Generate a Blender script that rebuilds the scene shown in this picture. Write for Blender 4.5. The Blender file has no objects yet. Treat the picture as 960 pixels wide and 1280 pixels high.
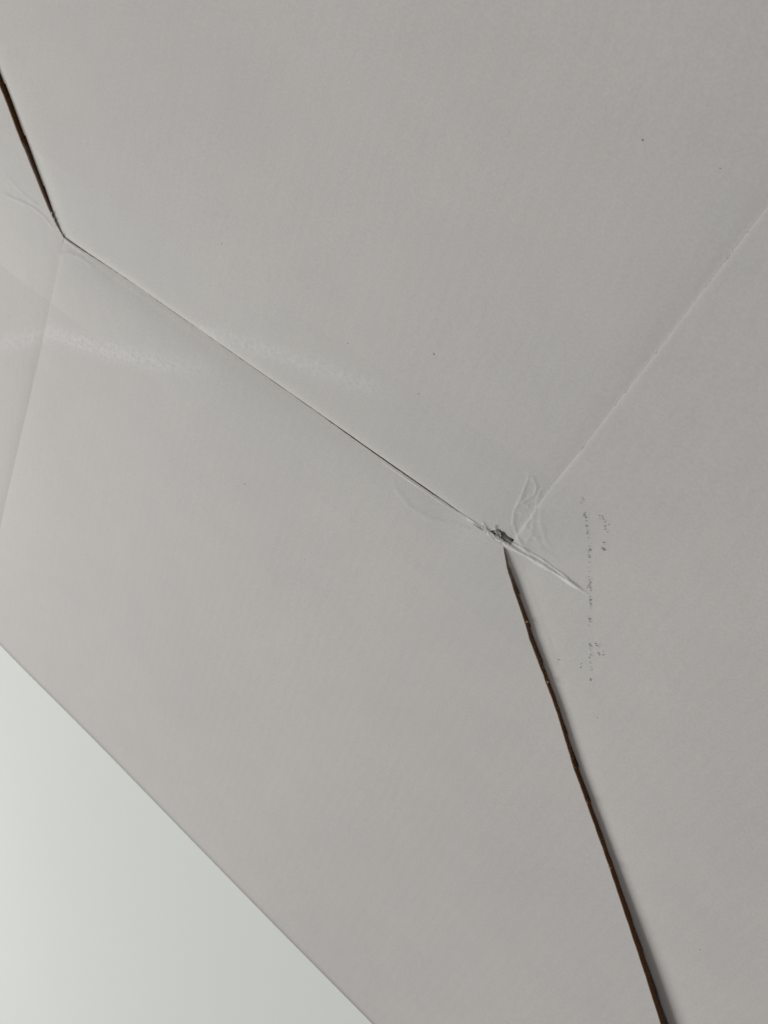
import bpy, math
import numpy as np
from mathutils import Matrix, Vector

# ------------------------------------------------------------------ camera, light, exposure
# All plan measures are millimetres on the box bottom: x runs along the taped seam, y across it, z up.
MM = 0.001
scene = bpy.context.scene
coll = scene.collection

cam_data = bpy.data.cameras.new('camera')
cam = bpy.data.objects.new('camera', cam_data)
coll.objects.link(cam)
fwd = Vector((-0.34016764, -0.53299831, -0.77472497)).normalized()
upv = Vector((-0.55271185, 0.77985128, -0.29383941)).normalized()
right = fwd.cross(upv).normalized()
upv = right.cross(fwd)
rot = Matrix((right, upv, -fwd)).transposed().to_4x4()
cam.matrix_world = Matrix.Translation(Vector((136.91, 109.70, 179.52)) * MM) @ rot
cam_data.sensor_fit = 'VERTICAL'
cam_data.sensor_height = 36.0
cam_data.sensor_width = 27.0
cam_data.lens = 36.0 * 1000.0 / 1280.0
cam_data.clip_start = 0.005
cam_data.clip_end = 50.0
cam_data.dof.use_dof = True
cam_data.dof.focus_distance = 0.222
cam_data.dof.aperture_fstop = 30.0
scene.camera = cam

world = bpy.data.worlds.new('World')
scene.world = world
world.use_nodes = True
bg = world.node_tree.nodes['Background']
bg.inputs['Color'].default_value = (1.0, 0.985, 0.965, 1)
bg.inputs['Strength'].default_value = 0.22

def lamp(name, loc, target, size, size_y, power, color):
    d = bpy.data.lights.new(name, 'AREA')
    d.shape = 'RECTANGLE'; d.size = size; d.size_y = size_y
    d.energy = power; d.color = color
    o = bpy.data.objects.new(name, d)
    coll.objects.link(o)
    o.location = loc
    o.rotation_euler = (Vector(target) - Vector(loc)).to_track_quat('-Z', 'Y').to_euler()
    return o
lamp('window_light', (-1.02, -0.82, 1.06), (0.0, -0.12, 0.0), 1.05, 1.05, 20.0, (1.0, 0.985, 0.965))

scene.view_settings.view_transform = 'Standard'
scene.view_settings.look = 'None'
scene.view_settings.exposure = 0.0
scene.view_settings.gamma = 1.0
scene.view_settings.use_curve_mapping = False

# ------------------------------------------------------------------ materials
class NT:
    def __init__(self, name):
        self.m = bpy.data.materials.new(name)
        self.m.use_nodes = True
        self.t = self.m.node_tree
        self.t.nodes.clear()
        self.out = self.n('ShaderNodeOutputMaterial')
    def n(self, kind, **kw):
        nd = self.t.nodes.new(kind)
        for k, v in kw.items():
            if k.startswith('_'):
                setattr(nd, k[1:], v)
            else:
                nd.inputs[k.replace('__', ' ')].default_value = v
        return nd
    def l(self, a, ao, b, bi):
        self.t.links.new(a.outputs[ao], b.inputs[bi])

def ramp(nt, src, so, stops, interp='LINEAR'):
    r = nt.n('ShaderNodeValToRGB')
    r.color_ramp.interpolation = interp
    e = r.color_ramp.elements
    while len(e) < len(stops): e.new(0.5)
    for i, (p, c) in enumerate(stops):
        e[i].position = p; e[i].color = (*c, 1) if len(c) == 3 else c
    nt.l(src, so, r, 'Fac')
    return r

def mixc(nt, a, ao, b, bo, fac=None, fo=None, f=0.5, mode='MIX'):
    m = nt.n('ShaderNodeMix', _data_type='RGBA', _blend_type=mode)
    m.inputs[0].default_value = f
    if fac is not None: nt.l(fac, fo, m, 0)
    if a is None: m.inputs[6].default_value = ao
    else: nt.l(a, ao, m, 6)
    if b is None: m.inputs[7].default_value = bo
    else: nt.l(b, bo, m, 7)
    return m

def board_white():
    nt = NT('white_board_liner')
    co = nt.n('ShaderNodeTexCoord')
    big = nt.n('ShaderNodeTexNoise', Scale=14.0, Detail=3.0, Roughness=0.55)
    nt.l(co, 'Object', big, 'Vector')
    tone = ramp(nt, big, 'Fac', [(0.30, (0.628, 0.617, 0.598)), (0.5, (0.648, 0.632, 0.613)), (0.70, (0.660, 0.641, 0.624))])
    mid = nt.n('ShaderNodeTexNoise', Scale=95.0, Detail=5.0, Roughness=0.65)
    nt.l(co, 'Object', mid, 'Vector')
    mt = ramp(nt, mid, 'Fac', [(0.30, (0.98, 0.98, 0.98)), (0.70, (1.012, 1.012, 1.012))])
    c1 = mixc(nt, tone, 'Color', mt, 'Color', f=1.0, mode='MULTIPLY')
    # paper fibre: fine mottling
    fib = nt.n('ShaderNodeTexNoise', Scale=1500.0, Detail=3.0, Roughness=0.7)
    nt.l(co, 'Object', fib, 'Vector')
    ft = ramp(nt, fib, 'Fac', [(0.30, (0.94, 0.94, 0.94)), (0.70, (1.045, 1.045, 1.045))])
    c2 = mixc(nt, c1, 2, ft, 'Color', f=1.0, mode='MULTIPLY')
    # paler band is painted lamp glare; darker line follows the fold; stored on the sheet
    sc = nt.n('ShaderNodeAttribute', _attribute_name='glare')
    sn = nt.n('ShaderNodeTexNoise', Scale=700.0, Detail=4.0, Roughness=0.8)
    nt.l(co, 'Object', sn, 'Vector')
    sr = ramp(nt, sn, 'Fac', [(0.42, (0.08, 0.08, 0.08)), (0.60, (1.2, 1.2, 1.2))])
    sm = nt.n('ShaderNodeMath', _operation='MULTIPLY')
    nt.l(sc, 'Fac', sm, 0); nt.l(sr, 'Color', sm, 1)
    c3 = mixc(nt, c2, 2, None, (0.80, 0.79, 0.775, 1), fac=sm, fo=0)
    we = nt.n('ShaderNodeAttribute', _attribute_name='fold_line')
    c4 = mixc(nt, c3, 2, None, (0.20, 0.20, 0.20, 1), fac=we, fo='Fac')
    p = nt.n('ShaderNodeBsdfPrincipled', Roughness=0.62)
    p.inputs['Specular IOR Level'].default_value = 0.22
    nt.l(c4, 2, p, 'Base Color')
    # relief: paper tooth and faint washboard of the fluting below
    wav = nt.n('ShaderNodeTexWave', Scale=80.0, Distortion=4.0, Detail=2.0, _bands_direction='X')
    nt.l(co, 'Object', wav, 'Vector')
    b1 = nt.n('ShaderNodeBump', Strength=0.04, Distance=0.0003)
    nt.l(wav, 'Fac', b1, 'Height')
    b2 = nt.n('ShaderNodeBump', Strength=0.08, Distance=0.0003)
    nt.l(mid, 'Fac', b2, 'Height'); nt.l(b1, 'Normal', b2, 'Normal')
    b3 = nt.n('ShaderNodeBump', Strength=0.20, Distance=0.00006)
    nt.l(fib, 'Fac', b3, 'Height'); nt.l(b2, 'Normal', b3, 'Normal')
    nt.l(b3, 'Normal', p, 'Normal')
    nt.l(p, 0, nt.out, 'Surface')
    return nt.m

def kraft(name, col, var=0.35, scale=900.0):
    nt = NT(name)
    co = nt.n('ShaderNodeTexCoord')
    no = nt.n('ShaderNodeTexNoise', Scale=scale, Detail=4.0, Roughness=0.7)
    nt.l(co, 'Object', no, 'Vector')
    lo = tuple(c * (1 - var) for c in col); hi = tuple(min(1, c * (1 + var)) for c in col)
    r = ramp(nt, no, 'Fac', [(0.3, lo), (0.7, hi)])
    p = nt.n('ShaderNodeBsdfPrincipled', Roughness=0.9)
    p.inputs['Specular IOR Level'].default_value = 0.1
    nt.l(r, 'Color', p, 'Base Color')
    b = nt.n('ShaderNodeBump', Strength=0.6, Distance=0.0003)
    nt.l(no, 'Fac', b, 'Height'); nt.l(b, 'Normal', p, 'Normal')
    nt.l(p, 0, nt.out, 'Surface')
    return nt.m

def film(name, base_haze, rough=0.30, sheen=0.016):
    """Clear adhesive film: mostly see-through, a fresnel sheen, paler where it is creased, not stuck down or painted with lamp glare."""
    nt = NT(name)
    co = nt.n('ShaderNodeTexCoord')
    at = nt.n('ShaderNodeAttribute', _attribute_name='haze')
    no = nt.n('ShaderNodeTexNoise', Scale=650.0, Detail=3.0, Roughness=0.7)
    nt.l(co, 'Object', no, 'Vector')
    r = ramp(nt, no, 'Fac', [(0.3, (0.55, 0.55, 0.55)), (0.7, (1.25, 1.25, 1.25))])
    m = nt.n('ShaderNodeMath', _operation='MULTIPLY')
    nt.l(at, 'Fac', m, 0); nt.l(r, 'Color', m, 1)
    a = nt.n('ShaderNodeMath', _operation='ADD', _use_clamp=True)
    nt.l(m, 0, a, 0); a.inputs[1].default_value = base_haze
    b = nt.n('ShaderNodeBump', Strength=0.12, Distance=0.0001)
    nt.l(no, 'Fac', b, 'Height')
    tr = nt.n('ShaderNodeBsdfTransparent', Color=(0.990, 0.994, 0.990, 1))
    di = nt.n('ShaderNodeBsdfDiffuse', Color=(0.92, 0.925, 0.915, 1), Roughness=0.2)
    gl = nt.n('ShaderNodeBsdfGlossy', Color=(1, 1, 1, 1), Roughness=rough)
    nt.l(b, 'Normal', gl, 'Normal'); nt.l(b, 'Normal', di, 'Normal')
    lw = nt.n('ShaderNodeLayerWeight', Blend=0.5)
    nt.l(b, 'Normal', lw, 'Normal')
    pw = nt.n('ShaderNodeMath', _operation='POWER'); pw.inputs[1].default_value = 5.0
    nt.l(lw, 'Facing', pw, 0)
    fr = nt.n('ShaderNodeMath', _operation='MULTIPLY_ADD'); fr.inputs[1].default_value = 0.35; fr.inputs[2].default_value = sheen
    nt.l(pw, 0, fr, 0)
    tl = nt.n('ShaderNodeBsdfTranslucent', Color=(0.90, 0.91, 0.90, 1))
    m0 = nt.n('ShaderNodeMixShader'); m0.inputs[0].default_value = 0.06
    nt.l(di, 0, m0, 1); nt.l(tl, 0, m0, 2)
    m1 = nt.n('ShaderNodeMixShader')
    nt.l(a, 0, m1, 0); nt.l(tr, 0, m1, 1); nt.l(m0, 0, m1, 2)
    m2 = nt.n('ShaderNodeMixShader')
    nt.l(fr, 0, m2, 0); nt.l(m1, 0, m2, 1); nt.l(gl, 0, m2, 2)
    nt.l(m2, 0, nt.out, 'Surface')
    return nt.m

def plain(name, col, rough=0.8):
    return kraft(name, col, 0.18, 700.0)

def table_paint():
    nt = NT('white_table_lacquer')
    co = nt.n('ShaderNodeTexCoord')
    no = nt.n('ShaderNodeTexNoise', Scale=5.0, Detail=4.0, Roughness=0.5)
    nt.l(co, 'Object', no, 'Vector')
    r = ramp(nt, no, 'Fac', [(0.3, (0.795, 0.825, 0.806)), (0.7, (0.808, 0.836, 0.818))])
    p = nt.n('ShaderNodeBsdfPrincipled', Roughness=0.85)
    p.inputs['Specular IOR Level'].default_value = 0.1
    nt.l(r, 'Color', p, 'Base Color')
    f = nt.n('ShaderNodeTexNoise', Scale=260.0, Detail=3.0)
    nt.l(co, 'Object', f, 'Vector')
    b = nt.n('ShaderNodeBump', Strength=0.08, Distance=0.0005)
    nt.l(f, 'Fac', b, 'Height'); nt.l(b, 'Normal', p, 'Normal')
    nt.l(p, 0, nt.out, 'Surface')
    return nt.m

M_BOARD = board_white()
M_KRAFT = kraft('kraft_core', (0.135, 0.060, 0.028))
M_TAN = kraft('tan_liner_edge', (0.50, 0.37, 0.27), 0.2)
M_FILM = film('clear_tape_film', 0.008, 0.34, 0.0006)
M_FOLD = film('creased_tape_film', 0.35, 0.25, 0.02)
M_DIRT = plain('grey_dirt', (0.29, 0.28, 0.265))
M_FIBRE = kraft('torn_kraft_fibre', (0.36, 0.22, 0.13), 0.4)
M_PALE = kraft('torn_paper_fibre', (0.72, 0.70, 0.67), 0.1)
M_TABLE = table_paint()

# ------------------------------------------------------------------ helpers
rng = np.random.default_rng(7)

def smooth_noise(x, y, seed, wl, n=9):
    """smooth random surface from a few sine waves of wavelength around wl (mm)"""
    r = np.random.default_rng(seed)
    z = np.zeros_like(x, dtype=float)
    for _ in range(n):
        a = r.uniform(0, 2 * math.pi); k = 2 * math.pi / (wl * r.uniform(0.6, 1.7))
        z += np.sin(k * (x * math.cos(a) + y * math.sin(a)) + r.uniform(0, 6.28))
    return z / math.sqrt(n)

def poly_dist(x, y, pts):
    """distance to a polyline and position 0..1 along it"""
    best = np.full(x.shape, 1e9); pos = np.zeros(x.shape)
    P = np.array(pts, float)
    seg = np.hypot(*(P[1:] - P[:-1]).T); tot = seg.sum(); acc = 0
    for i in range(len(P) - 1):
        d = P[i + 1] - P[i]
        t = np.clip(((x - P[i][0]) * d[0] + (y - P[i][1]) * d[1]) / (d @ d), 0, 1)
        dd = np.hypot(x - P[i][0] - t * d[0], y - P[i][1] - t * d[1])
        m = dd < best
        best = np.where(m, dd, best); pos = np.where(m, (acc + t * seg[i]) / tot, pos)
        acc += seg[i]
    return best, pos

def smoothstep(a, b, x):
    t = np.clip((x - a) / (b - a), 0, 1)
    return t * t * (3 - 2 * t)

def new_mesh(name, verts, faces, mats, fmat=None, parent=None, smooth=True, attrs=None):
    me = bpy.data.meshes.new(name)
    me.from_pydata((np.asarray(verts, float) * MM).tolist(), [], faces)
    for m in mats: me.materials.append(m)
    if fmat is not None:
        me.polygons.foreach_set('material_index', np.asarray(fmat, dtype=np.int32))
    if smooth:
        me.polygons.foreach_set('use_smooth', np.ones(len(me.polygons), dtype=bool))
    for k, v in (attrs or {}).items():
        a = me.attributes.new(k, 'FLOAT', 'POINT')
        a.data.foreach_set('value', np.asarray(v, dtype=np.float32))
    me.update()
    o = bpy.data.objects.new(name, me)
    coll.objects.link(o)
    if parent is not None: o.parent = parent
    return o

def sample_poly(pts, n_or_t):
    P = np.array(pts, float)
    s = np.concatenate([[0], np.cumsum(np.hypot(*(P[1:] - P[:-1]).T))]); s /= s[-1]
    t = n_or_t
    return np.stack([np.interp(t, s, P[:, 0]), np.interp(t, s, P[:, 1])], -1)

# ------------------------------------------------------------------ plan of the box bottom (mm)
HW, HL, H = 214.3, 322.0, 60.0       # half width, half length, box height
TH = 2.7                              # board thickness
P0 = np.array([-93.7, 0.0]); P1 = np.array([93.7, 0.0])
slit_right = [(93.7, -0.1), (96.9, -4.6), (101.0, -8.7), (108.4, -15.5), (112.4, -19.7), (120.9, -27.0), (128.9, -34.2),
              (140.5, -46.0), (148.1, -52.8), (163.3, -66.5), (175.8, -78.1), (189.2, -90.5), (200.6, -101.5), (HL, -HW)]
slit_left = [(-93.7, 0.1), (-97.6, 2.4), (-102.7, 6.2), (-108.0, 11.0), (-114.3, 16.8), (-123.7, 25.2), (-128.9, 30.4), (-133.9, 34.8), (-HL, HW)]
crease_right = [(95.3, 3.1), (97.3, 22.6), (99.1, 33.3), (101.2, 48.6), (102.7, 58.9), (104.3, 71.4), (106.1, 85.4), (107.9, 97.8), (124.5, HW)]
crease_left = [(-93.7, 0.0), (-94.9, -14.6), (-96.4, -26.3), (-101.5, -61.1), (-106.8, -97.4), (-112.2, -134.5), (-122.4, -HW)]
dR = np.array([107.4, -100.7]); dR /= np.hypot(*dR); nR = np.array([-dR[1], dR[0]])       # along right slit, towards the right flap
glare_low = [(-150, -69), (-122.8, -56.9), (-108.6, -47.5), (-95.5, -37.1), (-69.2, -29.5), (-45.5, -21.2), (-24.2, -12.4), (-9.4, -6.3)]
glare_up = [(-29.6, 1.0), (-17.8, 3.4), (1.5, 8.1), (22.1, 13.6), (38.8, 17.4), (54.3, 21.2)]

def seam_dip(x):
    return (0.25 + 0.75 * smoothstep(-95, -60, x) * (1 - 0.55 * smoothstep(10, 60, x))) * (1 - smoothstep(72, 90, x))

def edge_roll(x, y):
    """rounded fold where the bottom turns down into the sides"""
    r = 3.0
    d = np.minimum(HW - np.abs(y), HL - np.abs(x))
    t = np.clip(r - d, 0, r)
    return -(r - np.sqrt(np.maximum(r * r - t * t, 0)))

def z_right(x, y):
    sd = (x - P1[0]) * nR[0] + (y - P1[1]) * nR[1]
    s = (x - P1[0]) * dR[0] + (y - P1[1]) * dR[1]
    drop = 0.35 + 1.45 * smoothstep(-7, 8, s) + 2.0 * smoothstep(20, 160, s)
    steep = 0.5 * smoothstep(0, 14, s)
    z = 0.45 - drop * np.exp(-np.maximum(sd, 0) / 34.0) - steep * np.exp(-np.maximum(sd, 0) / 4.0)
    dc, pc = poly_dist(x, y, crease_right)
    z = z - 0.23 * np.exp(-dc / 0.45)
    z = np.where(sd < 0, np.minimum(z, np.where(sd < -1.5, -5.2, z)), z)
    z += 0.22 * smooth_noise(x, y, 3, 90) 
    return z + edge_roll(x, y)

def z_top(x, y):
    sd = (x - P0[0]) * nR[0] + (y - P0[1]) * nR[1]
    s = -((x - P0[0]) * dR[0] + (y - P0[1]) * dR[1])
    drop = 0.4 + 0.3 * smoothstep(0, 40, s)
    z = -drop * np.exp(-np.maximum(sd, 0) / 12.0) - (0.4 + 0.4 * smoothstep(0, 20, s)) * np.exp(-np.maximum(sd, 0) / 2.5)
    z = np.where(sd < -1.2, -5.6, z)
    d, _ = poly_dist(x, y, crease_right)
    z = z - 0.60 * np.exp(-d / 4.5)
    w = seam_dip(x) * 1.7 + 0.28 * smoothstep(-94, -85, x) * (1 - smoothstep(72, 90, x))
    z = z - w * np.exp(-np.maximum(y, 0) / 0.8)      # pressed-down cut edge along the seam
    z += 0.20 * smooth_noise(x, y, 5, 110) * smoothstep(0, 25, y)
    return z + edge_roll(x, y)

def z_bottom(x, y):
    w = seam_dip(x)
    z = -1.7 * w * np.exp(-np.maximum(-y, 0) / 7.5)
    d, pos = poly_dist(x, y, crease_left)
    z = z - 0.9 * smoothstep(0.05, 0.25, pos) * np.exp(-d / 9.0) - 0.2 * (1 - smoothstep(0.08, 0.2, pos)) * np.exp(-d / 1.2)
    z += 0.22 * smooth_noise(x, y, 8, 120) * smoothstep(0, 25, -y)
    return z + edge_roll(x, y)

def z_left(x, y):
    d, pos = poly_dist(x, y, crease_left)
    z = -0.5 * np.exp(-d / 4.0) - 0.9 * smoothstep(0.05, 0.25, pos) * np.exp(-d / 9.0)
    z += 0.18 * smooth_noise(x, y, 11, 90)
    return z + edge_roll(x, y)

def marks(x, y):
    d1, p1 = poly_dist(x, y, glare_low)
    d2, p2 = poly_dist(x, y, glare_up)
    sc = (0.34 + 0.34 * np.exp(-((p1 - 0.55) / 0.2) ** 2)) * np.exp(-(d1 / 3.4) ** 2) * (1 - smoothstep(0.86, 1.0, p1)) + 0.45 * np.exp(-(d2 / 2.6) ** 2) * smoothstep(0, 0.1, p2) * (1 - smoothstep(0.7, 1, p2))  # lamp glare painted on the card, below and above the seam
    # darker line where the bottom folds down
    dd = np.minimum(HW - np.abs(y), HL - np.abs(x))
    we = 1.0 * np.exp(-((dd - 0.9) / 2.1) ** 2)
    return sc, we

# ------------------------------------------------------------------ setting
def table():
    x0, x1, y0, y1, t = -1700, 900, -1900, 700, 28
    z1 = -H
    # top with a small rounded edge
    rings = []
    for ins, dz in ((2.0, 0.0), (0.6, -0.6), (0.0, -2.0), (0.0, -t + 2.0), (2.0, -t)):
        rings.append([(x0 + ins, y0 + ins, z1 + dz), (x1 - ins, y0 + ins, z1 + dz), (x1 - ins, y1 - ins, z1 + dz), (x0 + ins, y1 - ins, z1 + dz)])
    v = [p for r in rings for p in r]
    f = [(0, 1, 2, 3)]
    for i in range(len(rings) - 1):
        for k in range(4):
            a, b = i * 4 + k, i * 4 + (k + 1) % 4
            f.append((a, a + 4, b + 4, b))
    n = (len(rings) - 1) * 4
    f.append((n + 3, n + 2, n + 1, n))
    o = new_mesh('table', v, f, [M_TABLE], smooth=False)
    o['kind'] = 'structure'
    o['label'] = 'smooth white table top under the box'
    o['category'] = 'table'
table()

# ------------------------------------------------------------------ box
box = bpy.data.objects.new('cardboard_box', None)
coll.objects.link(box)
box.location = (0, 0, -H * MM)
box['label'] = 'white corrugated cardboard box with its flapped bottom taped shut, brown cut edges showing'
box['category'] = 'box'
LIFT = np.array([0, 0, H])

def spaced(n, a=0.0, b=1.0, fine=None):
    """parameters 0..1 with finer spacing inside the given (from, to) span"""
    if fine is None: return np.linspace(a, b, n)
    f0, f1, share = fine
    nf = int(n * share); nc = n - nf
    parts = []
    if f0 > 0: parts.append(np.linspace(0, f0, max(2, int(nc * f0 / (f0 + 1 - f1))), endpoint=False))
    parts.append(np.linspace(f0, f1, nf, endpoint=False))
    parts.append(np.linspace(f1, 1, max(3, nc - (len(parts[0]) if f0 > 0 else 0))))
    return np.concatenate(parts)

def rag(P, amp, seed, ends=True):
    """roughen a cut edge sideways like torn paper fibre"""
    r = np.random.default_rng(seed)
    n = len(P)
    k = np.convolve(r.normal(0, 1, n + 8), np.ones(3) / 3, 'same')[4:-4] + 0.8 * np.convolve(r.normal(0, 1, n + 40), np.ones(17) / 6, 'same')[20:-20]
    d = np.gradient(P, axis=0); L = np.hypot(d[:, 0], d[:, 1])[:, None] + 1e-9
    nn = np.stack([-d[:, 1], d[:, 0]], -1) / L
    w = np.minimum(1, np.minimum(np.arange(n), np.arange(n)[::-1]) / 4.0) if ends else np.ones(n)
    return P + nn * (k * w * amp)[:, None]

def flap(bottom, top, left, right, us, vs, zf, label, name='flap', rim=None):
    """a board flap: Coons patch between four outline curves, laid on height function zf, with real thickness"""
    nu, nv = len(us), len(vs)
    U, V = np.meshgrid(us, vs)                      # rows v, columns u
    B, T, L, R = bottom, top, left, right           # sampled (nu,2),(nu,2),(nv,2),(nv,2)
    U3, V3 = U[..., None], V[..., None]
    XY = (1 - V3) * B[None] + V3 * T[None] + (1 - U3) * L[:, None] + U3 * R[:, None] \
        - ((1 - U3) * (1 - V3) * B[0] + U3 * (1 - V3) * B[-1] + (1 - U3) * V3 * T[0] + U3 * V3 * T[-1])
    x, y = XY[..., 0].ravel(), XY[..., 1].ravel()
    z = zf(x, y)
    top_v = np.stack([x, y, z], -1)
    bot_v = np.stack([x, y, z - TH], -1)
    idx = np.arange(nu * nv).reshape(nv, nu)
    N = nu * nv
    q = np.stack([idx[:-1, :-1], idx[:-1, 1:], idx[1:, 1:], idx[1:, :-1]], -1).reshape(-1, 4)
    # outline loop, counter-clockwise
    loop = np.concatenate([idx[0, :-1], idx[:-1, -1], idx[-1, :0:-1], idx[:0:-1, 0]])
    a2 = 0.0
    area = np.sum(x[loop] * np.roll(y[loop], -1) - np.roll(x[loop], -1) * y[loop])
    if area < 0: q = q[:, ::-1]; loop = loop[::-1]
    m = len(loop)
    liner = top_v[loop] - np.array([0, 0, 0.40])
    core = bot_v[loop] + np.array([0, 0, 0.0])
    verts = np.concatenate([top_v, bot_v, top_v[loop], liner, liner, core])
    faces = q.tolist() + (q[:, ::-1] + N).tolist()
    fm = [0] * len(q) + [1] * len(q)
    o0 = 2 * N
    k = np.arange(m); k2 = np.roll(k, -1)
    s1 = np.stack([o0 + k, o0 + m + k, o0 + m + k2, o0 + k2], -1)
    s2 = np.stack([o0 + 2 * m + k, o0 + 3 * m + k, o0 + 3 * m + k2, o0 + 2 * m + k2], -1)
    faces += s1.tolist() + s2.tolist()
    fm += [2] * m + [1] * m
    sc, we = marks(verts[:, 0], verts[:, 1])
    o = new_mesh(name, verts + LIFT, faces, [M_BOARD, M_KRAFT, rim or M_TAN], fm, box, True, {'glare': sc, 'fold_line': we})
    if label: o['label'] = label
    return o

def vs_edge(n, fine, length):
    """rows running out to the fold: fine near the middle of the box, then coarse, then the rounded fold"""
    a = spaced(n, fine=fine)
    a = a[a < 1 - 3.2 / length]
    tail = 1 - np.array([3.0, 2.6, 2.2, 1.8, 1.4, 1.0, 0.7, 0.45, 0.25, 0.1, 0.0]) / length
    return np.concatenate([a, tail])

# upper flap: seam at v=0, outer fold at v=1, tucked under the left flap at u=0, butted to the right flap at u=1
us = spaced(330, fine=(0.0, 1.0, 0.98)); vs = vs_edge(190, (0.0, 0.45, 0.75), HW) ** 1.0
vs = np.where(vs < 0.45, 0.45 * (vs / 0.45) ** 1.7, vs)
tuck = -nR * 12.0
seam_top = [tuple(P0 + tuck)] + [(-93.9, -0.15), (-92.5, 0.12), (88.6, 0.2), (89.0, 1.2), (89.5, 1.6), (89.8, 2.3), (90.5, 2.8), (91.2, 2.7), (92.2, 3.1), (93.4, 2.5), (96.2, 2.6)]
flap(rag(sample_poly(seam_top, us), 0.05, 21), sample_poly([(-HL + tuck[0], HW), (124.4, HW)], us),
     sample_poly([tuple(P0 + tuck), (-HL + tuck[0], HW)], vs), sample_poly([(p[0] + 0.9, p[1]) for p in crease_right], vs),
     us, vs, z_top, 'upper flap, long cut edge along the taped seam', rim=M_PALE)

# right flap: crease at u=0, outer edge at u=1; v=0 is the tucked side under the lower flap
us = vs_edge(150, (0.0, 0.55, 0.8), 200.0); us = np.where(us < 0.5, 0.5 * (us / 0.5) ** 1.8, us); vs = vs_edge(330, (0.0, 0.6, 0.85), 220.0)
c0 = P1 + tuck
left_b = [tuple(c0), (95.2, 0.2)] + [(p[0] + 0.1, p[1]) for p in crease_right]
corner = np.array([HL, -HW])
flap(sample_poly([tuple(c0), (HL, -HW - 0.0)], us), sample_poly([(124.6, HW), (HL, HW)], us),
     rag(sample_poly(left_b, vs), 0.06, 23), sample_poly([(HL, -HW), (HL, HW)], vs),
     us, vs, z_right, 'right flap, lying lower than the slit edge beside it', rim=M_PALE)

# lower flap: seam at v=1, outer fold at v=0 ; left crease at u=0, slit at u=1
vs = 1 - vs_edge(330, (0.0, 0.6, 0.8), HW)[::-1]; us = spaced(300)
flap(sample_poly([(-122.3, -HW), (HL, -HW)], us), rag(sample_poly([(-93.5, -0.15), (93.7, -0.15)], us), 0.05, 24),
     sample_poly([(p[0] + 0.1, p[1]) for p in crease_left], 1 - vs), rag(sample_poly(slit_right, 1 - vs), 0.055, 25),
     us, vs, z_bottom, 'lower flap between the seam and the outer fold, brown edge at the slit')

# left flap: outer edge at u=0, crease and slit together form u=1
us = 1 - vs_edge(110, (0.0, 0.35, 0.6), 228.0)[::-1]
vs = spaced(420, fine=(0.12, 0.78, 0.9))
rb = [(p[0] - 0.1, p[1]) for p in crease_left[::-1]] + slit_left[1:]
flap(sample_poly([(-HL, -HW), (-122.5, -HW)], us), sample_poly([(-HL, HW), (-HL + 0.6, HW)], us),
     sample_poly([(-HL, -HW), (-HL, HW)], vs), rag(sample_poly(rb, vs), 0.08, 26),
     us, vs, z_left, 'left flap, overlapping the upper flap at the small slit')

# the four sides
def side(x0, x1, y0, y1, label):
    v = []
    for z in (0.4, H - 3.0):
        v += [(x0, y0, z), (x1, y0, z), (x1, y1, z), (x0, y1, z)]
    f = [(0, 3, 2, 1), (4, 5, 6, 7), (0, 1, 5, 4), (1, 2, 6, 5), (2, 3, 7, 6), (3, 0, 4, 7)]
    o = new_mesh('side_wall', v, f, [M_BOARD], None, box, False)
    if label: o['label'] = label
side(-HL, HL, -HW, -HW + TH, None)
side(-HL, HL, HW - TH, HW, None)
side(-HL, -HL + TH, -HW + TH, HW - TH, None)
side(HL - TH, HL, -HW + TH, HW - TH, None)

# ------------------------------------------------------------------ adhesive tape
def z_under(x, y):
    """the surface the tape is stuck to, bridging the gaps"""
    sdR = (x - P1[0]) * nR[0] + (y - P1[1]) * nR[1]
    sdL = (x - P0[0]) * nR[0] + (y - P0[1]) * nR[1]
    cr = np.interp(y, [0, 22.6, 33.3], [95, 97.3, 99.1])
    cl = np.interp(y, [-33, -26.3, -14.6, 0], [-97.3, -96.4, -94.9, -93.7])
    zr = np.maximum(z_right(x, y), z_bottom(P1[0] + 0 * x, -1 + 0 * y) - 0.42 * np.maximum(sdR, 0) + 0.1)
    zt = np.maximum(z_top(x, y), -0.05 - 0.30 * np.maximum(sdL, 0))
    zb = np.maximum(z_bottom(x, y), -0.05 - 0.55 * np.abs(y))
    zl = z_left(x, y)
    z = np.where(y >= 0, zt, zb)
    z = np.where((x > cr) & (y >= 0), zr, z)
    z = np.where((sdR > 0) & (y < 0), zr, z)
    z = np.where((y < 0) & (x < cl), zl, z)
    z = np.where((y >= 0) & (sdL < 0), zl, z)
    return z

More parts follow.
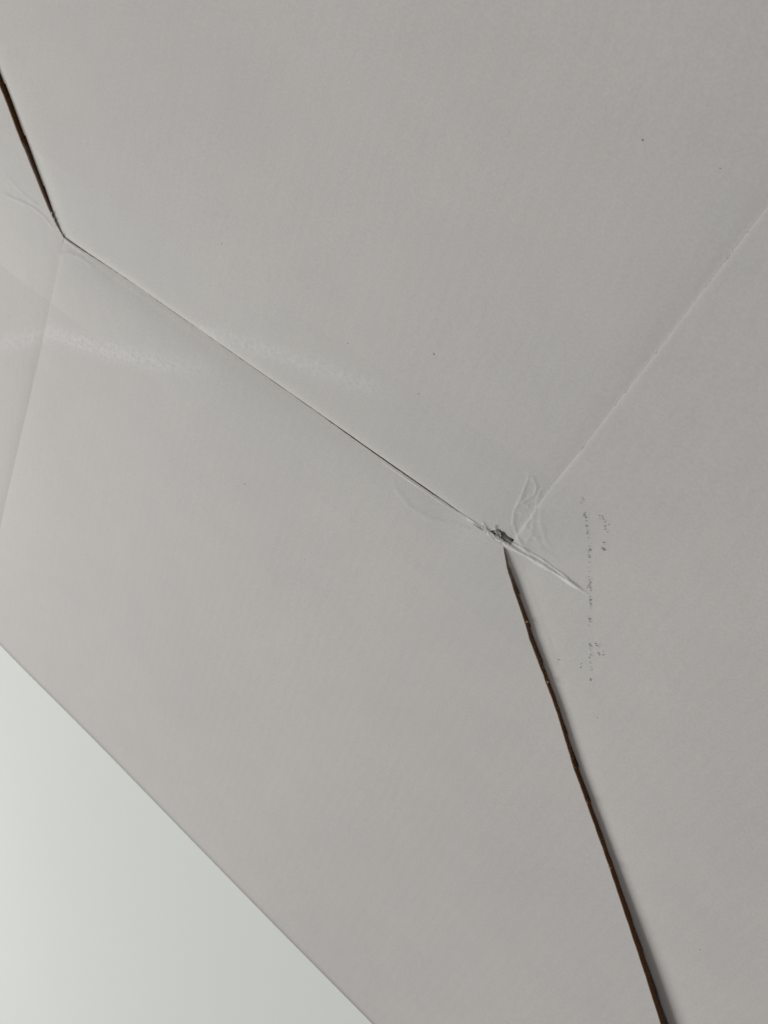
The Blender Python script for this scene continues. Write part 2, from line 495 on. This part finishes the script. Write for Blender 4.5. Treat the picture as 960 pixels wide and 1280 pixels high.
wrinkles = [  # polyline, height, half width, haze
    ([(85.2, 0.5), (89.8, 0.4), (96.2, 0.6), (108.3, 1.7), (119.3, 2.2)], 0.34, 0.50, 1.25),
    ([(92.5, 1.9), (96.7, 2.2), (102.7, 2.8), (110.2, 2.7), (115.3, 2.4)], 0.20, 0.32, 0.75),
    ([(51.9, -0.5), (58.1, -0.3), (66.8, -0.2), (74.9, 0.2), (83.0, 0.5), (88.6, 0.9)], 0.20, 0.36, 1.1),
    ([(55.9, -3.2), (59.7, -5.7), (64.3, -7.4), (71.2, -6.8), (78.4, -3.9), (87.4, -0.4)], 0.40, 0.95, 0.16),
    ([(90.1, 22.5), (91.1, 20.5), (91.8, 14.8), (91.9, 10.2), (93.2, 7.1), (95.3, 5.0), (98.5, 2.8), (102.1, 1.6)], 0.34, 0.42, 0.36),
    ([(90.9, 21.9), (93.9, 19.9), (94.5, 17.7), (93.6, 15.8), (92.2, 12.5)], 0.30, 0.38, 0.34),
    ([(97.4, 22.5), (95.2, 19.7), (95.8, 16.3), (96.9, 13.7), (96.5, 10.0), (96.3, 7.1)], 0.30, 0.50, 0.26),
    ([(98.5, 2.8), (101.2, 4.2), (105.7, 6.0), (108, 5.2)], 0.3, 0.6, 0.05),
    ([(97, 9), (101, 7), (104, 4.5)], 0.25, 0.6, 0.12),
    ([(97.5, 16.5), (99.5, 12), (103.0, 8.0), (106, 7.2)], 0.22, 0.7, 0.10),
    ([(98.6, 3.2), (98.9, 8), (97.2, 12.5), (93.2, 14.0)], 0.24, 0.45, 0.15),
    ([(92.4, 10.4), (95.0, 11.6), (96.6, 13.4)], 0.20, 0.35, 0.16),
    ([(85.5, 2.4), (87.2, 1.5), (89.0, 0.8)], 0.25, 0.35, 0.8),
    ([(-96.0, -7.2), (-89.9, -3.7), (-83.6, -2.5), (-76.3, -3.1)], 0.30, 0.7, 0.14),
    ([(-94.7, 0.4), (-92.7, -0.1), (-88.2, -0.4), (-82.2, -0.3)], 0.20, 0.45, 0.55),
    ([(-128.0, 0.9), (-111.4, 3.3), (-104.2, 2.9), (-98.0, 0.6)], 0.3, 0.5, 0.18),
    ([(-126.0, 8.0), (-116, 5.5), (-106.0, 5.0)], 0.2, 0.6, 0.04),
]
tape_outline_right = [(134.9, -24.4), (125.5, -8.3), (119.7, 2.4), (112.7, 14.7), (107.5, 23.4)]

tape = None
def make_tape():
    global tape
    ny = 190
    v = np.linspace(0, 1, ny)
    yy = -24.4 + v * 47.8
    xr = np.interp(yy, [p[1] for p in tape_outline_right], [p[0] for p in tape_outline_right])
    xr = xr + 0.25 * smooth_noise(xr, yy, 40, 5)
    base = np.concatenate([np.linspace(-141, 48, 330, endpoint=False), np.linspace(48, 104, 230)])
    tail_u = np.linspace(0, 1, 110)[1:]
    X = np.concatenate([np.repeat(base[None], ny, 0), 104 + (xr[:, None] - 104) * tail_u[None]], 1)
    Y = np.repeat(yy[:, None], X.shape[1], 1)
    # the cut sides wander slightly
    wob = 0.35 * np.sin(X / 37.0 + 0.6) + 0.12 * smooth_noise(X, Y * 0, 41, 9)
    Y = Y + wob * np.abs(v[:, None] * 2 - 1) ** 6
    Y = Y + (0.019 * (X - 30)) * 0.35
    x, y = X.ravel(), Y.ravel()
    z = z_under(x, y)
    # relax the film so it spans rather than follows steps
    Z = z.reshape(X.shape)
    for _ in range(6):
        Zp = np.pad(Z, 1, mode='edge')
        Z = (Zp[:-2, 1:-1] + Zp[2:, 1:-1] + Zp[1:-1, :-2] + Zp[1:-1, 2:] + 2 * Z) / 6
    z = np.maximum(Z.ravel(), z_under(x, y)) + 0.13
    haze = np.zeros_like(z)
    for pts, h, w, hz in wrinkles:
        d, p = poly_dist(x, y, pts)
        ww = w * (1 + 0.35 * np.sin(p * 23 + h * 40))
        taper = np.minimum(1, np.minimum(p, 1 - p) * 7)
        g = np.exp(-(d / ww) ** 2) * (0.25 + 0.75 * taper) * (p > 0.001) * (p < 0.999)
        z += h * g
        haze = np.maximum(haze, hz * np.exp(-(d / (ww * 0.9)) ** 2) * (0.2 + 0.8 * taper))
    # blisters of trapped air, with the lamp glare painted in as haze
    d1, p1 = poly_dist(x, y, glare_low); d2, p2 = poly_dist(x, y, glare_up)
    band = np.exp(-(d1 / 2.6) ** 2) * (1 - smoothstep(0.8, 1.0, p1)) + 0.9 * np.exp(-(d2 / 2.4) ** 2) * (1 - smoothstep(0.75, 1.0, p2))
    bl = np.clip(smooth_noise(x, y, 50, 2.0, 14) - 0.55, 0, 1.6)
    z += 0.10 * bl * band
    haze += 0.22 * bl * band
    # pinched, unbonded film by the corner
    dc = np.hypot(x - 96, (y - 8) * 0.7)
    z += 0.10 * np.clip(smooth_noise(x, y, 51, 5.0), 0, 2) * np.exp(-(dc / 9) ** 2)
    haze += (0.07 + 0.05 * np.clip(smooth_noise(x, y, 53, 4.0), -1, 2)) * np.exp(-(dc / 10) ** 2)
    z += 0.03 * smooth_noise(x, y, 52, 12)
    # flat facets of buckled film between the creases
    fac = np.sign(smooth_noise(x, y, 54, 6.0)) * np.exp(-(np.hypot(x - 98, (y - 10) * 0.8) / 9) ** 4)
    haze += 0.05 * np.clip(fac, 0, 1)
    de, pe = poly_dist(x, y, tape_outline_right)
    haze += 0.10 * np.exp(-(de / 0.3) ** 2) * (0.5 + 0.5 * np.clip(smooth_noise(x, y, 55, 4), -1, 1))
    idx = np.arange(len(x)).reshape(X.shape)
    q = np.stack([idx[:-1, :-1], idx[:-1, 1:], idx[1:, 1:], idx[1:, :-1]], -1).reshape(-1, 4)
    tape = new_mesh('packing_tape', np.stack([x, y, z], -1) + LIFT, q.tolist(), [M_FILM], None, box, True, {'haze': np.clip(haze, 0, 1)})
    tape['label'] = 'clear packing tape stuck along the seam, wrinkled at its right end'
make_tape()

# crumpled film and debris jammed in the corner hole
def crumple(cx, cy, cz, sx, sy, sz, ang, seed, mat, name, parent, haze=0.5):
    r = np.random.default_rng(seed)
    n = 22
    u, v = np.meshgrid(np.linspace(-1, 1, n), np.linspace(-1, 1, n))
    x = u * sx; y = v * sy
    z = sz * (smooth_noise(u, v, seed, 0.9) * 0.6 + smooth_noise(u, v, seed + 1, 0.45) * 0.4)
    x = x + 0.25 * sx * smooth_noise(u, v, seed + 2, 0.8); y = y + 0.25 * sy * smooth_noise(u, v, seed + 3, 0.8)
    c, s = math.cos(ang), math.sin(ang)
    X = cx + c * x - s * y; Y = cy + s * x + c * y
    idx = np.arange(n * n).reshape(n, n)
    q = np.stack([idx[:-1, :-1], idx[:-1, 1:], idx[1:, 1:], idx[1:, :-1]], -1).reshape(-1, 4)
    return new_mesh(name, np.stack([X.ravel(), Y.ravel(), (cz + z).ravel()], -1) + LIFT, q.tolist(), [mat], None, parent, False, {'haze': np.full(n * n, haze)})
crumple(89.4, 0.8, 0.4, 1.8, 0.45, 0.22, 0.1, 61, M_FOLD, 'crumpled_film', tape, 0.6)
crumple(91.0, 2.2, 0.1, 1.1, 0.7, 0.5, -0.4, 65, M_FOLD, 'crumpled_film', tape, 0.12)
crumple(90.2, 2.6, -1.6, 1.5, 0.9, 0.9, 0.5, 73, M_FIBRE, 'torn_paper_bit', box, 0.0)
crumple(92.6, 2.2, -1.0, 0.8, 0.5, 0.6, -0.9, 77, M_FIBRE, 'torn_paper_bit', box, 0.0)
crumple(89.6, 3.1, -0.1, 0.35, 0.8, 0.3, 0.3, 81, M_FOLD, 'crumpled_film', tape, 0.5)
crumple(91.6, 1.2, 0.5, 2.6, 0.35, 0.3, 0.05, 85, M_FOLD, 'crumpled_film', tape, 0.5)
crumple(87.4, 1.1, 0.30, 1.3, 0.25, 0.10, -0.1, 69, M_FOLD, 'crumpled_film', tape, 0.6)

# ------------------------------------------------------------------ small bits: fibres, dirt, dust
def flecks(name, items, mat, parent, seed):
    """flat irregular specks: items are (x, y, z, rx, ry, angle)"""
    r = np.random.default_rng(seed)
    V, F = [], []
    for (x, y, z, rx, ry, a) in items:
        k = 7; b = len(V)
        c, s = math.cos(a), math.sin(a)
        for ring, (sc, dz) in enumerate(((1.0, 0.0), (0.6, 0.07))):
            for i in range(k):
                t = 2 * math.pi * i / k
                q = r.uniform(0.6, 1.25) * sc
                px, py = rx * q * math.cos(t), ry * q * math.sin(t)
                V.append((x + c * px - s * py, y + s * px + c * py, z + dz))
        for i in range(k):
            j = (i + 1) % k
            F.append((b + i, b + j, b + k + j, b + k + i))
        F.append(tuple(b + k + i for i in range(k)))
    o = new_mesh(name, np.array(V) + LIFT, F, [mat], None, parent, True)
    o['kind'] = 'stuff'
    return o

def surf(x, y):
    return float(z_under(np.array([x]), np.array([y]))[0])

r = np.random.default_rng(90)
items = []
# along the torn right end of the tape
E = np.array([(107.0, 22.6), (112.2, 14.7), (119.2, 2.4), (125.0, -8.3), (134.4, -24.4)])
clusters = [(0.03, 0.13, 20), (0.19, 0.27, 9), (0.34, 0.40, 15), (0.44, 0.50, 6), (0.56, 0.59, 4), (0.68, 0.72, 10), (0.74, 0.95, 10), (0.1, 0.6, 14)]
for a, b, n in clusters:
    for _ in range(n):
        t = r.uniform(a, b)
        p = sample_poly(E, np.array([t]))[0]
        x = p[0] + r.normal(0, 0.22); y = p[1] + r.normal(0, 0.22)
        items.append((x, y, surf(x, y) + 0.17, r.uniform(0.03, 0.10) * r.uniform(0.6, 1.6), r.uniform(0.08, 0.36), 0.52 + r.normal(0, 0.35)))
for cx, cy, n in ((112.2, 22.6, 9), (113.4, 21.6, 5), (114.0, 20.3, 3), (115.5, 16.9, 5), (116.2, 15.6, 7), (106.0, 23.4, 4), (127.5, -9.0, 8), (129.5, -10.4, 6), (127.0, -17.0, 3), (121.6, -20.2, 3)):
    for _ in range(n):
        x = cx + r.normal(0, 0.45); y = cy + r.normal(0, 0.45)
        items.append((x, y, surf(x, y) + 0.14, r.uniform(0.04, 0.16), r.uniform(0.06, 0.24), r.uniform(0, 3)))
flecks('dirt_line', items, M_DIRT, tape, 91)

items = []
for (x, y, s) in ((79.1, 99.1, .30), (53.7, 35.4, .32), (-23.5, 29.9, .30), (54.0, 23.7, .24), (28.2, 24.8, .2), (50.2, 89.7, .16),
                  (8.5, -37.2, .3), (79.3, -63.1, .15), (96.1, 100.2, .16), (38.8, -47.2, .14), (-86.8, 34.2, .25), (-40, -90, .12)):
    z = float((z_top if y > 0 else z_bottom)(np.array([x]), np.array([y]))[0])
    items.append((x, y, z + 0.01, s * 0.75, s * r.uniform(0.35, 1.0), r.uniform(0, 3)))
for (x, y, s) in ((138.0, -27.9, .25), (193.9, -70.3, .2)):
    z = float(z_right(np.array([x]), np.array([y]))[0])
    items.append((x, y, z + 0.01, s * 0.75, s * r.uniform(0.35, 1.0), r.uniform(0, 3)))
flecks('dust_specks', items, M_DIRT, box, 93)

def fibres(name, items, mat, parent, seed):
    """short curled paper fibres: items are (x, y, z, dx, dy, dz, length, radius)"""
    r = np.random.default_rng(seed)
    V, F = [], []
    for (x, y, z, dx, dy, dz, L, rad) in items:
        d = np.array([dx, dy, dz], float); d /= np.linalg.norm(d)
        p = np.array([x, y, z]); k = 5; seg = 5
        curl = r.normal(0, 0.5, 3)
        b = len(V)
        for i in range(seg):
            a1 = np.cross(d, (0.3, 0.2, 0.9)); a1 /= np.linalg.norm(a1); a2 = np.cross(d, a1)
            rr = rad * (1 - 0.75 * i / (seg - 1)) * r.uniform(0.7, 1.3)
            for j in range(k):
                t = 2 * math.pi * j / k
                V.append(p + rr * (math.cos(t) * a1 + 0.5 * math.sin(t) * a2))
            p = p + d * L / (seg - 1)
            d = d + curl * 0.35; d /= np.linalg.norm(d)
        for i in range(seg - 1):
            for j in range(k):
                j2 = (j + 1) % k
                F.append((b + i * k + j, b + i * k + j2, b + (i + 1) * k + j2, b + (i + 1) * k + j))
    o = new_mesh(name, np.array(V) + LIFT, F, [mat], None, parent, True)
    o['kind'] = 'stuff'
    return o

items = []
S = np.array(slit_right[:-1])
for t in np.concatenate([r.uniform(0, 0.45, 70), r.uniform(0.2, 0.26, 10), r.uniform(0.30, 0.34, 16), r.uniform(0.38, 1, 26)]):
    p = sample_poly(S, np.array([t]))[0]
    items.append((p[0], p[1], -0.2 - r.uniform(0, 1.6), nR[0] + r.normal(0, .5), nR[1] + r.normal(0, .5), r.normal(-.1, .3), r.uniform(0.25, 0.9), r.uniform(0.04, 0.11)))
for (x, y) in ((163.5, -66.6), (148.3, -52.8), (109.0, -15.8), (122.0, -27.6)):
    for _ in range(4):
        items.append((x, y, -0.1, nR[0] + r.normal(0, .2), nR[1] + r.normal(0, .2), 0.25, r.uniform(0.7, 1.3), r.uniform(0.12, 0.2)))
fibres('torn_fibres', items, M_FIBRE, box, 95)
items = []
for (x, y) in ((-99.3, 3.6), (-101.0, 4.9), (-97.8, 2.4), (-94.6, 0.6)):
    for _ in range(4):
        items.append((x + r.normal(0, .2), y + r.normal(0, .2), -0.1, nR[0] + r.normal(0, .4), nR[1] + r.normal(0, .4), 0.1, r.uniform(0.6, 1.2), r.uniform(0.1, 0.2)))
C = np.array(crease_right[:-1])
for t in np.concatenate([r.uniform(0.2, 1, 14), r.normal(0.875, 0.004, 7), r.normal(0.82, 0.01, 4), r.normal(0.34, 0.006, 6)]):
    p = sample_poly(C, np.array([min(1, max(0, t))]))[0]
    z = float(z_right(np.array([p[0] + 0.4]), np.array([p[1]]))[0])
    items.append((p[0] + 0.1, p[1], z - 0.04, -0.1 + r.normal(0, .15), r.normal(0, 1), 0.05, r.uniform(0.4, 1.1), r.uniform(0.05, 0.10)))
fibres('frayed_paper', items, M_PALE, box, 97)
